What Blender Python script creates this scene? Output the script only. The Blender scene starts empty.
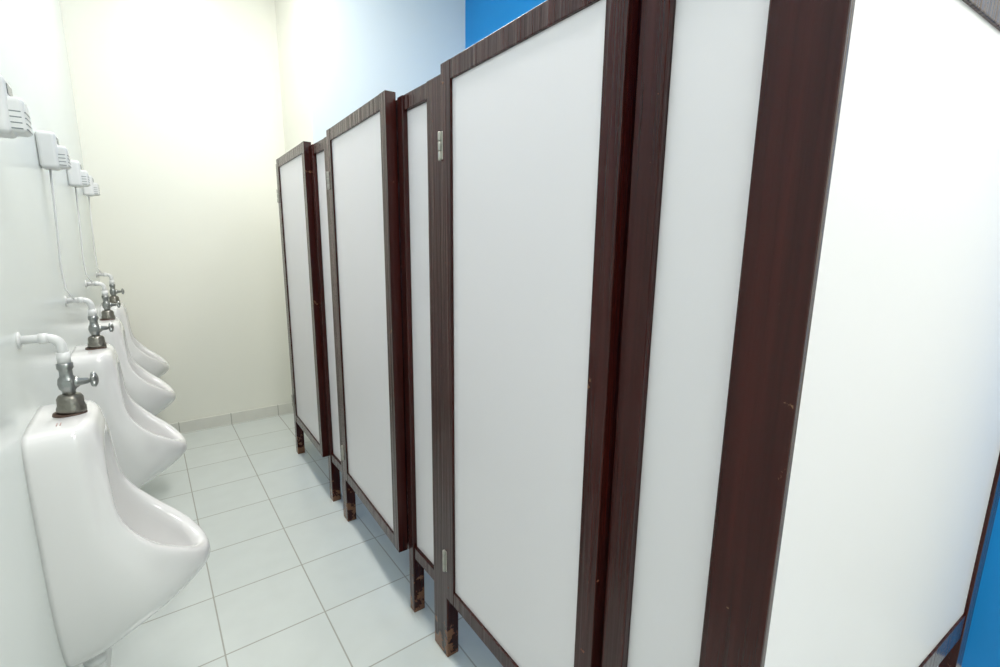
import bpy, bmesh, math, random
from mathutils import Vector, Matrix
random.seed(3)
S=bpy.context.scene
COL=S.collection
# ---------------------------------------------------------------- dimensions
XL=-0.235; XR=2.10; YB=4.03; YN=-1.7; ZC=3.4
XF=0.70
# ---------------------------------------------------------------- materials
def newmat(name):
    m=bpy.data.materials.new(name); m.use_nodes=True
    nt=m.node_tree; b=nt.nodes['Principled BSDF']
    return m,nt,b
def simple(name,col,rough=0.5,metal=0.0,bump=0.0,scale=20,var=0.0,coat=0.0):
    m,nt,b=newmat(name)
    b.inputs['Base Color'].default_value=(*col,1); b.inputs['Roughness'].default_value=rough
    b.inputs['Metallic'].default_value=metal
    if coat: b.inputs['Coat Weight'].default_value=coat; b.inputs['Coat Roughness'].default_value=0.08
    tc=nt.nodes.new('ShaderNodeTexCoord')
    n=nt.nodes.new('ShaderNodeTexNoise'); n.inputs['Scale'].default_value=scale; n.inputs['Detail'].default_value=4
    nt.links.new(tc.outputs['Object'],n.inputs['Vector'])
    if var:
        mx=nt.nodes.new('ShaderNodeMix'); mx.data_type='RGBA'
        mx.inputs[6].default_value=(*[c*(1-var) for c in col],1); mx.inputs[7].default_value=(*[min(1,c*(1+var)) for c in col],1)
        nt.links.new(n.outputs['Fac'],mx.inputs[0]); nt.links.new(mx.outputs[2],b.inputs['Base Color'])
    if bump:
        bp=nt.nodes.new('ShaderNodeBump'); bp.inputs['Strength'].default_value=bump; bp.inputs['Distance'].default_value=0.01
        nt.links.new(n.outputs['Fac'],bp.inputs['Height']); nt.links.new(bp.outputs['Normal'],b.inputs['Normal'])
    return m
M_cream=simple('wall_cream_gloss_paint',(0.86,0.86,0.775),0.28,bump=0.06,scale=3,var=0.012)
M_left=simple('wall_white_gloss_paint',(0.79,0.84,0.815),0.22,bump=0.05,scale=3,var=0.012)
M_pale=simple('wall_paleblue',(0.79,0.86,0.86),0.4,bump=0.05,scale=4,var=0.01)
M_blue=simple('wall_blue_paint',(0.0,0.25,0.64),0.4,bump=0.05,scale=4,var=0.03)
M_ceil=simple('ceiling_paint',(0.85,0.85,0.84),0.7,bump=0.05,scale=6,var=0.01)
M_panel=simple('laminate_white',(0.76,0.745,0.77),0.3,bump=0.02,scale=5,var=0.008)
M_porc=simple('porcelain',(0.75,0.75,0.74),0.1,scale=4,var=0.005,coat=0.4)
M_plast=simple('white_plastic',(0.74,0.75,0.74),0.35,scale=8,var=0.01)
M_dark=simple('dark_window',(0.04,0.06,0.07),0.15,scale=8,var=0.1)
M_grey=simple('grey_slot',(0.22,0.25,0.25),0.4,scale=8,var=0.1)
M_chrome=simple('aged_chrome',(0.34,0.35,0.34),0.28,metal=1,bump=0.1,scale=60,var=0.3)
M_brass=simple('tarnished_nickel',(0.24,0.23,0.20),0.35,metal=1,bump=0.15,scale=80,var=0.3)
M_steel=simple('hinge_steel',(0.45,0.44,0.40),0.35,metal=1,scale=60,var=0.2)
M_red=simple('label_print',(0.45,0.30,0.27),0.5,scale=20,var=0.2)
M_rubber=simple('dark_rubber',(0.08,0.045,0.03),0.6,scale=20,var=0.2)
def wood():
    m,nt,b=newmat('dark_varnished_wood')
    tc=nt.nodes.new('ShaderNodeTexCoord')
    mp=nt.nodes.new('ShaderNodeMapping'); mp.inputs['Scale'].default_value=(32,32,0.9)
    nt.links.new(tc.outputs['Object'],mp.inputs['Vector'])
    n=nt.nodes.new('ShaderNodeTexNoise'); n.inputs['Scale'].default_value=1.6; n.inputs['Detail'].default_value=5
    nt.links.new(mp.outputs['Vector'],n.inputs['Vector'])
    cr=nt.nodes.new('ShaderNodeValToRGB')
    cr.color_ramp.elements[0].position=0.3; cr.color_ramp.elements[0].color=(0.022,0.0028,0.0020,1)
    cr.color_ramp.elements[1].position=0.75; cr.color_ramp.elements[1].color=(0.048,0.007,0.005,1)
    nt.links.new(n.outputs['Fac'],cr.inputs['Fac'])
    n2=nt.nodes.new('ShaderNodeTexNoise'); n2.inputs['Scale'].default_value=20; n2.inputs['Detail'].default_value=7; n2.inputs['Roughness'].default_value=0.65
    nt.links.new(tc.outputs['Object'],n2.inputs['Vector'])
    sx=nt.nodes.new('ShaderNodeSeparateXYZ'); nt.links.new(tc.outputs['Object'],sx.inputs[0])
    mr=nt.nodes.new('ShaderNodeMapRange'); mr.inputs['From Min'].default_value=0.0; mr.inputs['From Max'].default_value=0.2
    mr.inputs['To Min'].default_value=0.44; mr.inputs['To Max'].default_value=0.685
    nt.links.new(sx.outputs['Z'],mr.inputs['Value'])
    gt=nt.nodes.new('ShaderNodeMath'); gt.operation='GREATER_THAN'
    nt.links.new(n2.outputs['Fac'],gt.inputs[0]); nt.links.new(mr.outputs['Result'],gt.inputs[1])
    mx=nt.nodes.new('ShaderNodeMix'); mx.data_type='RGBA'; mx.inputs[7].default_value=(0.20,0.095,0.05,1)
    nt.links.new(gt.outputs[0],mx.inputs[0]); nt.links.new(cr.outputs['Color'],mx.inputs[6]); nt.links.new(mx.outputs[2],b.inputs['Base Color'])
    b.inputs['Roughness'].default_value=0.15
    b.inputs['Specular IOR Level'].default_value=0.33
    bp=nt.nodes.new('ShaderNodeBump'); bp.inputs['Strength'].default_value=0.7; bp.inputs['Distance'].default_value=0.005
    nt.links.new(n.outputs['Fac'],bp.inputs['Height']); nt.links.new(bp.outputs['Normal'],b.inputs['Normal'])
    return m
M_wood=wood()
def tilemat(name,c1,c2,grout,w,h,off,mortar,rough,plane='XY'):
    m,nt,b=newmat(name)
    tc=nt.nodes.new('ShaderNodeTexCoord')
    sx=nt.nodes.new('ShaderNodeSeparateXYZ'); nt.links.new(tc.outputs['Object'],sx.inputs[0])
    cb=nt.nodes.new('ShaderNodeCombineXYZ')
    nt.links.new(sx.outputs[plane[0]],cb.inputs[0]); nt.links.new(sx.outputs[plane[1]],cb.inputs[1])
    mp=nt.nodes.new('ShaderNodeMapping'); mp.inputs['Location'].default_value=(-off[0]+20*w,-off[1]+20*h,0)
    nt.links.new(cb.outputs[0],mp.inputs['Vector'])
    br=nt.nodes.new('ShaderNodeTexBrick'); br.offset=0; br.squash=1
    br.inputs['Scale'].default_value=1; br.inputs['Brick Width'].default_value=w; br.inputs['Row Height'].default_value=h
    br.inputs['Mortar Size'].default_value=mortar; br.inputs['Mortar Smooth'].default_value=0.1
    br.inputs['Color1'].default_value=(*c1,1); br.inputs['Color2'].default_value=(*c2,1); br.inputs['Mortar'].default_value=(*grout,1)
    nt.links.new(mp.outputs['Vector'],br.inputs['Vector']); 
    n=nt.nodes.new('ShaderNodeTexNoise'); n.inputs['Scale'].default_value=9; n.inputs['Detail'].default_value=5
    nt.links.new(tc.outputs['Object'],n.inputs['Vector'])
    mr=nt.nodes.new('ShaderNodeMapRange'); mr.inputs['To Min'].default_value=0.94; mr.inputs['To Max'].default_value=1.04
    nt.links.new(n.outputs['Fac'],mr.inputs['Value'])
    mx=nt.nodes.new('ShaderNodeMix'); mx.data_type='RGBA'; mx.blend_type='MULTIPLY'; mx.inputs[0].default_value=1
    nt.links.new(br.outputs['Color'],mx.inputs[6]); nt.links.new(mr.outputs['Result'],mx.inputs[7])
    nt.links.new(mx.outputs[2],b.inputs['Base Color'])
    b.inputs['Roughness'].default_value=rough
    bp=nt.nodes.new('ShaderNodeBump'); bp.invert=True; bp.inputs['Strength'].default_value=0.4; bp.inputs['Distance'].default_value=0.002
    nt.links.new(br.outputs['Fac'],bp.inputs['Height']); nt.links.new(bp.outputs['Normal'],b.inputs['Normal'])
    return m
M_floor=tilemat('floor_tile',(0.63,0.68,0.655),(0.66,0.705,0.68),(0.40,0.41,0.365),0.335,0.333,(0.0896,1.67),0.0027,0.18)
M_base_b=tilemat('baseboard_tile_x',(0.72,0.72,0.66),(0.75,0.75,0.69),(0.42,0.42,0.36),0.335,0.5,(0.0896,-0.2),0.003,0.3,'XZ')
M_base_l=tilemat('baseboard_tile_y',(0.70,0.72,0.69),(0.73,0.75,0.72),(0.42,0.42,0.38),0.333,0.5,(1.67,-0.2),0.003,0.3,'YZ')
def emis(name,col,st):
    m,nt,b=newmat(name); b.inputs['Emission Color'].default_value=(*col,1); b.inputs['Emission Strength'].default_value=st
    b.inputs['Base Color'].default_value=(0.9,0.9,0.9,1); return m
M_diff=emis('lamp_diffuser',(1,0.97,0.93),5)
# ---------------------------------------------------------------- builders
class MB:
    def __init__(s,name,mats,parent=None):
        s.bm=bmesh.new(); s.name=name; s.mats=mats; s.parent=parent
    def box(s,a,b,mi=0):
        x0,y0,z0=a; x1,y1,z1=b
        vs=[s.bm.verts.new(p) for p in [(x0,y0,z0),(x1,y0,z0),(x1,y1,z0),(x0,y1,z0),(x0,y0,z1),(x1,y0,z1),(x1,y1,z1),(x0,y1,z1)]]
        for f in [(0,3,2,1),(4,5,6,7),(0,1,5,4),(1,2,6,5),(2,3,7,6),(3,0,4,7)]:
            fc=s.bm.faces.new([vs[i] for i in f]); fc.material_index=mi
        return vs
    def lathe(s,prof,origin,axis='Z',n=28,mi=0,lobes=0,amp=0):
        rings=[]
        for r,t in prof:
            ring=[]
            for k in range(n):
                a=2*math.pi*k/n; rr=r*(1+amp*math.cos(lobes*a)) if lobes else r
                c,d=rr*math.cos(a),rr*math.sin(a)
                p={'Z':(c,d,t),'X':(t,c,d),'Y':(d,t,c)}[axis]
                ring.append(s.bm.verts.new(Vector(origin)+Vector(p)))
            rings.append(ring)
        for i in range(len(rings)-1):
            for k in range(n):
                f=s.bm.faces.new([rings[i][k],rings[i][(k+1)%n],rings[i+1][(k+1)%n],rings[i+1][k]]); f.material_index=mi; f.smooth=True
        f=s.bm.faces.new(rings[0][::-1]); f.material_index=mi
        f=s.bm.faces.new(rings[-1]); f.material_index=mi
    def tube(s,pts,r,n=12,mi=0):
        pts=[Vector(p) for p in pts]; rings=[]; up=None
        for i,p in enumerate(pts):
            t=(pts[min(i+1,len(pts)-1)]-pts[max(i-1,0)]).normalized()
            if up is None:
                up=Vector((0,1,0)) if abs(t.y)<0.9 else Vector((1,0,0))
            u=(up-t*up.dot(t)).normalized(); up=u; v=t.cross(u)
            rings.append([s.bm.verts.new(p+r*(math.cos(2*math.pi*k/n)*u+math.sin(2*math.pi*k/n)*v)) for k in range(n)])
        for i in range(len(rings)-1):
            for k in range(n):
                f=s.bm.faces.new([rings[i][k],rings[i][(k+1)%n],rings[i+1][(k+1)%n],rings[i+1][k]]); f.material_index=mi; f.smooth=True
        s.bm.faces.new(rings[0][::-1]).material_index=mi; s.bm.faces.new(rings[-1]).material_index=mi
    def done(s,bevel=0,loc=(0,0,0),rotz=0,segs=2):
        bmesh.ops.recalc_face_normals(s.bm,faces=s.bm.faces[:])
        me=bpy.data.meshes.new(s.name); s.bm.to_mesh(me); s.bm.free()
        for m in s.mats: me.materials.append(m)
        o=bpy.data.objects.new(s.name,me); COL.objects.link(o)
        o.location=loc; o.rotation_euler[2]=rotz
        if s.parent: o.parent=s.parent
        if bevel:
            b=o.modifiers.new('bevel','BEVEL'); b.width=bevel; b.segments=segs; b.limit_method='ANGLE'; b.angle_limit=math.radians(50)
        return o
def empty(name,loc=(0,0,0)):
    e=bpy.data.objects.new(name,None); e.location=loc; e.empty_display_size=0.1; COL.objects.link(e); return e
def slab(name,a,b,mat):
    m=MB(name,[mat]); m.box(a,b); return m.done()
# ---------------------------------------------------------------- room shell
T=0.12
slab('floor',(XL-T,YN-T,-T),(XR+T,YB+T,0),M_floor)
slab('ceiling',(XL-T,YN-T,ZC),(XR+T,YB+T,ZC+T),M_ceil)
slab('wall_left',(XL-T,YN-T,0),(XL,YB+T,ZC),M_left)
slab('wall_right',(XR,0.0,0),(XR+T,YB+T,ZC),M_blue)
slab('wall_right_unseen',(XR,YN-T,0),(XR+T,0.0,ZC),M_cream)  # unseen stretch, made cream to keep blue bounce off the end panel
slab('wall_back',(XL,YB,0),(XR,YB+T,ZC),M_cream)
slab('wall_near',(XL,YN-T,0),(XR,YN,ZC),M_pale)
pl=MB('wall_pillar',[M_cream,M_pale]); pl.box((0.952,3.29,0),(XR,YB,ZC)); pl.bm.faces.ensure_lookup_table()
for f in pl.bm.faces:
    if all(abs(v.co.y-3.29)<1e-5 for v in f.verts): f.material_index=1  # front face pale blue, the other faces cream
pl.done()
slab('baseboard_back',(XL+0.012,YB-0.012,0),(0.952,YB,0.085),M_base_b)
slab('baseboard_left',(XL,YN,0),(XL+0.012,YB,0.085),M_base_l)
# ---------------------------------------------------------------- stall partition
stall=empty('toilet_stall_partition')
ZT=1.85; ZB=0.235
fr=MB('frame_posts',[M_wood],stall)
TH=0.045
posts=[(3.168,3.215),(2.44,2.49),(2.205,2.27),(1.462,1.50),(1.214,1.305),(0.507,0.562)]
for a,b in posts: fr.box((XF,a,0.0),(XF+TH,b,ZT))
fr.box((XF+0.008,1.4995,ZB),(XF+TH,1.53,ZT)); fr.box((XF+0.022,2.4895,ZB),(XF+TH,2.52,ZT))   # door stops
fr.box((XF-0.004,0.2545,0.0),(XF+0.014,0.350,ZT+0.01))      # broad corner board
fr.box((XF+0.014,0.272,0.0),(XF+0.05,0.33,ZT))
fr.done(0.003)
pn=MB('fixed_front_panels',[M_panel,M_wood],stall)
for a,b in [(2.27,2.44),(1.305,1.462),(0.350,0.507)]:
    pn.box((XF+0.016,a,ZB+0.04),(XF+0.03,b,ZT-0.045),0)
    pn.box((XF+0.004,a,ZB),(XF+0.04,b,ZB+0.045),1)
    pn.box((XF+0.004,a,ZT-0.045),(XF+0.04,b,ZT),1)
pn.done(0.002)
def cross(name,y,x1=XR,th=0.03):
    p=MB(name,[M_panel,M_wood],stall); x0=XF+TH+0.002
    p.box((x0+0.04,y+0.008,ZB+0.04),(x1-0.045,y+th-0.008,ZT-0.045),0)
    p.box((x0,y,ZB),(x1,y+th,ZB+0.045),1); p.box((x0,y,ZT-0.045),(x1,y+th,ZT),1)
    p.box((x0,y,ZB+0.045),(x0+0.045,y+th,ZT-0.045),1); p.box((x1-0.05,y,0),(x1,y+th,ZT),1)
    p.done(0.002)
cross('dividing_panel_1',1.245); cross('dividing_panel_2',2.22); cross('far_end_panel',3.18)
ep=MB('near_end_panel',[M_panel,M_wood],stall)
LE=1.262
ep.box((0.0,0.006,0.29),(LE-0.06,0.016,1.79),0)
ep.box((0.0,0.0,0.225),(LE,0.03,0.305),1); ep.box((0.0,0.0,1.775),(LE,0.03,ZT+0.005),1)
ep.box((LE-0.07,-0.003,0),(LE,0.035,ZT+0.005),1)
ep.done(0.002,loc=(XF+0.0145,0.2525,0),rotz=-math.radians(4.6))
# ---------------------------------------------------------------- doors
def door(yh,w,ang):
    d=MB('stall_door',[M_wood,M_panel,M_steel])
    t=0.036; zb=0.245; zt=1.868; st=0.05
    d.box((-t,-st,zb),(0,0,zt)); d.box((-t,-w,zb),(0,-w+st,zt))
    d.box((-t+0.001,-w+st,zb),(-0.001,-st,zb+0.048)); d.box((-t+0.001,-w+st,zt-0.048),(-0.001,-st,zt))
    d.box((-t+0.008,-w+st-0.001,zb+0.047),(-0.008,-st+0.001,zt-0.047),1)
    for z in (0.38,1.66):
        for k in range(3):
            d.lathe([(0.005,z-0.038+k*0.026),(0.005,z-0.014+k*0.026)],(-t-0.003,0.003,0),n=12,mi=2)
        d.box((-t-0.0015,-0.010,z-0.036),(-t+0.001,0.002,z+0.038),2)
    return d.done(0.003,loc=(XF+t-0.008,yh,0),rotz=-math.radians(ang))
door(3.160,0.665,1.5)
door(2.198,0.69,2.3)
door(1.208,0.637,1.0)
# ---------------------------------------------------------------- urinal
def cr(p0,p1,p2,p3,t):
    return 0.5*((2*p1)+(p2-p0)*t+(2*p0-5*p1+4*p2-p3)*t*t+(3*p1-p0-3*p2+p3)*t**3)
RINGS=[
 [(0,0,1.00),(0,.085,1.00),(0,.135,.985),(0,.147,.90),(0,.147,.75),(0,.142,.60),(0,.12,.48),(0,.08,.41),(0,0,.39)],
 [(.05,0,1.00),(.05,.085,1.00),(.05,.135,.985),(.05,.147,.90),(.05,.150,.75),(.055,.148,.60),(.05,.122,.48),(.045,.078,.413),(.045,0,.393)],
 [(.088,0,1.00),(.088,.083,1.00),(.086,.130,.985),(.082,.145,.90),(.088,.152,.75),(.11,.155,.60),(.10,.127,.488),(.09,.080,.432),(.088,0,.414)],
 [(.108,0,.992),(.108,.076,.99),(.106,.116,.965),(.101,.134,.88),(.110,.149,.74),(.155,.157,.625),(.195,.130,.537),(.215,.074,.496),(.221,0,.482)],
 [(.116,0,.975),(.116,.064,.97),(.116,.104,.94),(.116,.127,.87),(.128,.143,.752),(.180,.148,.660),(.245,.116,.592),(.283,.066,.552),(.295,0,.535)],
 [(.120,0,.962),(.120,.054,.957),(.121,.094,.927),(.123,.119,.863),(.136,.136,.762),(.190,.140,.681),(.253,.107,.625),(.291,.060,.588),(.304,0,.573)],
 [(.121,0,.948),(.121,.046,.943),(.122,.084,.915),(.124,.107,.857),(.136,.122,.764),(.186,.126,.690),(.244,.095,.637),(.279,.052,.603),(.291,0,.589)],
 [(.116,0,.935),(.116,.038,.93),(.117,.073,.903),(.119,.095,.85),(.129,.108,.758),(.176,.110,.685),(.228,.081,.632),(.260,.042,.600),(.271,0,.586)],
 [(.085,0,.922),(.085,.034,.917),(.085,.066,.89),(.080,.088,.835),(.088,.100,.735),(.138,.103,.645),(.192,.076,.594),(.228,.042,.566),(.240,0,.556)],
 [(.028,0,.905),(.028,.028,.90),(.028,.056,.873),(.024,.078,.815),(.026,.088,.67),(.06,.086,.580),(.115,.062,.540),(.155,.036,.522),(.166,0,.517)],
 [(.020,0,.84),(.020,.015,.835),(.020,.030,.82),(.018,.040,.75),(.018,.045,.61),(.032,.048,.545),(.060,.036,.510),(.085,.02,.502),(.09,0,.500)],
]
def urinal(yc):
    root=empty('wall_urinal',(XL,yc,0))
    b=MB('porcelain_body',[M_porc],root)
    K=4; L=4
    full=[]
    for r in RINGS:
        pts=[Vector(p) for p in r]+[Vector((p[0],-p[1],p[2])) for p in r[-2:0:-1]]
        n=len(pts); out=[]
        for i in range(n):
            for k in range(K):
                out.append(cr(pts[i-1],pts[i],pts[(i+1)%n],pts[(i+2)%n],k/K))
        full.append(out)
    rows=[]
    R=len(full)
    for i in range(R-1):
        for k in range(L):
            a,bq,c,d=full[max(i-1,0)],full[i],full[i+1],full[min(i+2,R-1)]
            rows.append([cr(a[j],bq[j],c[j],d[j],k/L) for j in range(len(a))])
    rows.append(full[-1])
    vs=[[b.bm.verts.new((max(p.x,0),p.y,p.z)) for p in row] for row in rows]
    n=len(vs[0])
    for i in range(len(vs)-1):
        for j in range(n):
            f=b.bm.faces.new([vs[i][j],vs[i][(j+1)%n],vs[i+1][(j+1)%n],vs[i+1][j]]); f.smooth=True
    b.bm.faces.new(vs[0]); 
    c=sum((v.co for v in vs[-1]),Vector())/n; cv=b.bm.verts.new(c)
    for j in range(n): 
        f=b.bm.faces.new([vs[-1][j],vs[-1][(j+1)%n],cv]); f.smooth=True
    b.done()
    g=MB('drain_grate',[M_chrome],root)
    g.lathe([(0.018,0.500),(0.018,0.511),(0.014,0.513)],(0.075,0,0.0),n=20); g.done()
    q=MB('drain_pipe',[M_plast],root)
    q.lathe([(0.024,0),(0.024,0.02),(0.018,0.022),(0.018,0.065)],(0.036,0,0.345),n=20)
    q.tube([(0.036,0,0.36),(0.036,0,0.32),(0.032,0,0.295),(0.022,0,0.28),(0.0,0,0.275)],0.016,14)
    q.done()
    px=0.068
    s=MB('supply_pipe',[M_plast],root)
    pts=[(0,0,1.180),(px-0.022,0,1.180)]
    for k in range(1,7):
        a=math.pi/2*k/6; pts.append((px-0.022+0.022*math.sin(a),0,1.158+0.022*math.cos(a)))
    pts.append((px,0,1.125))
    s.tube(pts,0.0095,14)
    s.lathe([(0.018,0),(0.018,0.003),(0.011,0.005)],(0.0,0,1.18),axis='X')
    s.tube([(px,0,1.145),(px,0,1.12)],0.0125,16)
    s.tube([(px-0.035,0,1.18),(px-0.02,0,1.18)],0.0115,16)
    s.done()
    v=MB('flush_valve',[M_chrome,M_brass,M_rubber],root)
    v.lathe([(0.010,1.122),(0.015,1.119),(0.015,1.108),(0.012,1.104),(0.012,1.090),(0.016,1.084),(0.018,1.073),(0.016,1.060),(0.012,1.054),(0.012,1.044)],(px,0,0),mi=0)
    v.lathe([(0.012,1.048),(0.020,1.045),(0.024,1.038),(0.0245,1.022),(0.027,1.016),(0.027,1.004)],(px,0,0),mi=1)
    v.lathe([(0.030,1.005),(0.031,0.999)],(px-0.004,0,0),mi=2)
    v.lathe([(0.012,0.008),(0.013,0.018),(0.009,0.022),(0.007,0.036),(0.005,0.038),(0.005,0.044)],(px,0,1.073),axis='X',mi=0)
    v.lathe([(0.008,0.040),(0.015,0.042),(0.016,0.049),(0.010,0.053),(0.004,0.055)],(px,0,1.073),axis='X',mi=0,n=40,lobes=5,amp=0.2)
    v.lathe([(0.008,-0.022),(0.008,0.022)],(px,0,1.075),axis='Y',mi=0)
    v.done()
    l=MB('label_print',[M_red],root)
    for k in range(2): l.box((0.048+0.006*k,-0.085,1.0),(0.050+0.006*k,-0.066,1.0012))
    l.done()
def sensor(yc,zo,tube=True):
    root=empty('flush_sensor_box',(XL,yc,zo))
    b=MB('housing',[M_plast],root)
    b.box((0,-0.040,1.60),(0.05,0.040,1.715)); b.done(0.012,segs=4)
    b=MB('sensor_hood',[M_plast],root)
    b.box((0.028,-0.033,1.605),(0.072,0.033,1.675)); 
    b.done(0.010,segs=4)
    b=MB('grille',[M_grey,M_dark],root)
    for k in range(4): b.box((0.03,-0.028,1.612+0.011*k),(0.0728,0.028,1.6145+0.011*k),0)
    for k in range(4): b.box((0.034,-0.0337,1.612+0.011*k),(0.066,-0.028,1.6145+0.011*k),0)
    b.box((0.045,-0.026,1.679),(0.0512,0.026,1.700),1)
    b.done(0.0008)
    if tube:
        b=MB('tube',[M_plast],root)
        b.tube([(0.02,0.01,1.605),(0.014,0.01,1.45-zo),(0.008,0.004,1.3-zo),(0.012,0.0,1.225-zo),(0.03,0.0,1.187-zo)],0.003,8)
        b.done()
ys=(1.43,2.26,3.05,3.79)
for i,y in enumerate(ys):
    urinal(y); sensor(y+(0.02,-0.06,-0.05,-0.05)[i],(0.005,0.02,0.03,0.04)[i],i>0)
# ---------------------------------------------------------------- ceiling lamps
def lamp(x,y,p,sx=0.3,sy=1.2):
    root=empty('ceiling_lamp',(x,y,ZC))
    b=MB('lamp_body',[M_plast,M_diff],root)
    b.box((-sx/2,-sy/2,-0.06),(sx/2,sy/2,0),0); b.box((-sx/2+0.02,-sy/2+0.02,-0.064),(sx/2-0.02,sy/2-0.02,-0.058),1); b.done(0.004)
    L=bpy.data.lights.new('lamp_light','AREA'); L.shape='RECTANGLE'; L.size=sx; L.size_y=sy; L.energy=p; L.color=(1,0.975,0.95)
    o=bpy.data.objects.new('lamp_light',L); COL.objects.link(o); o.parent=root; o.location=(0,0,-0.08)
lamp(0.45,0.3,19); lamp(0.42,2.5,35); lamp(1.3,-1.0,35)  # last lamp is added behind the camera to brighten the near end panel
W=bpy.data.worlds.new('World'); S.world=W; W.use_nodes=True
W.node_tree.nodes['Background'].inputs[0].default_value=(0.9,0.95,1,1); W.node_tree.nodes['Background'].inputs[1].default_value=0.5
# ---------------------------------------------------------------- camera
cam=bpy.data.cameras.new('camera'); co=bpy.data.objects.new('camera',cam); COL.objects.link(co)
F=475
Yc=Vector((-0.5965,0.1574,-0.787)).normalized(); Zc=Vector((0.0139,0.9818,0.189)); Zc=(Zc-Yc*Zc.dot(Yc)).normalized(); Xc=Yc.cross(Zc)
R=Matrix((Xc,Yc,Zc))
co.matrix_world=Matrix.Translation((0,0,1.4))@R.to_4x4()
cam.sensor_width=36; cam.lens=F/1000*36; cam.clip_start=0.02
S.camera=co
S.view_settings.view_transform='Standard'
S.view_settings.exposure=0.0
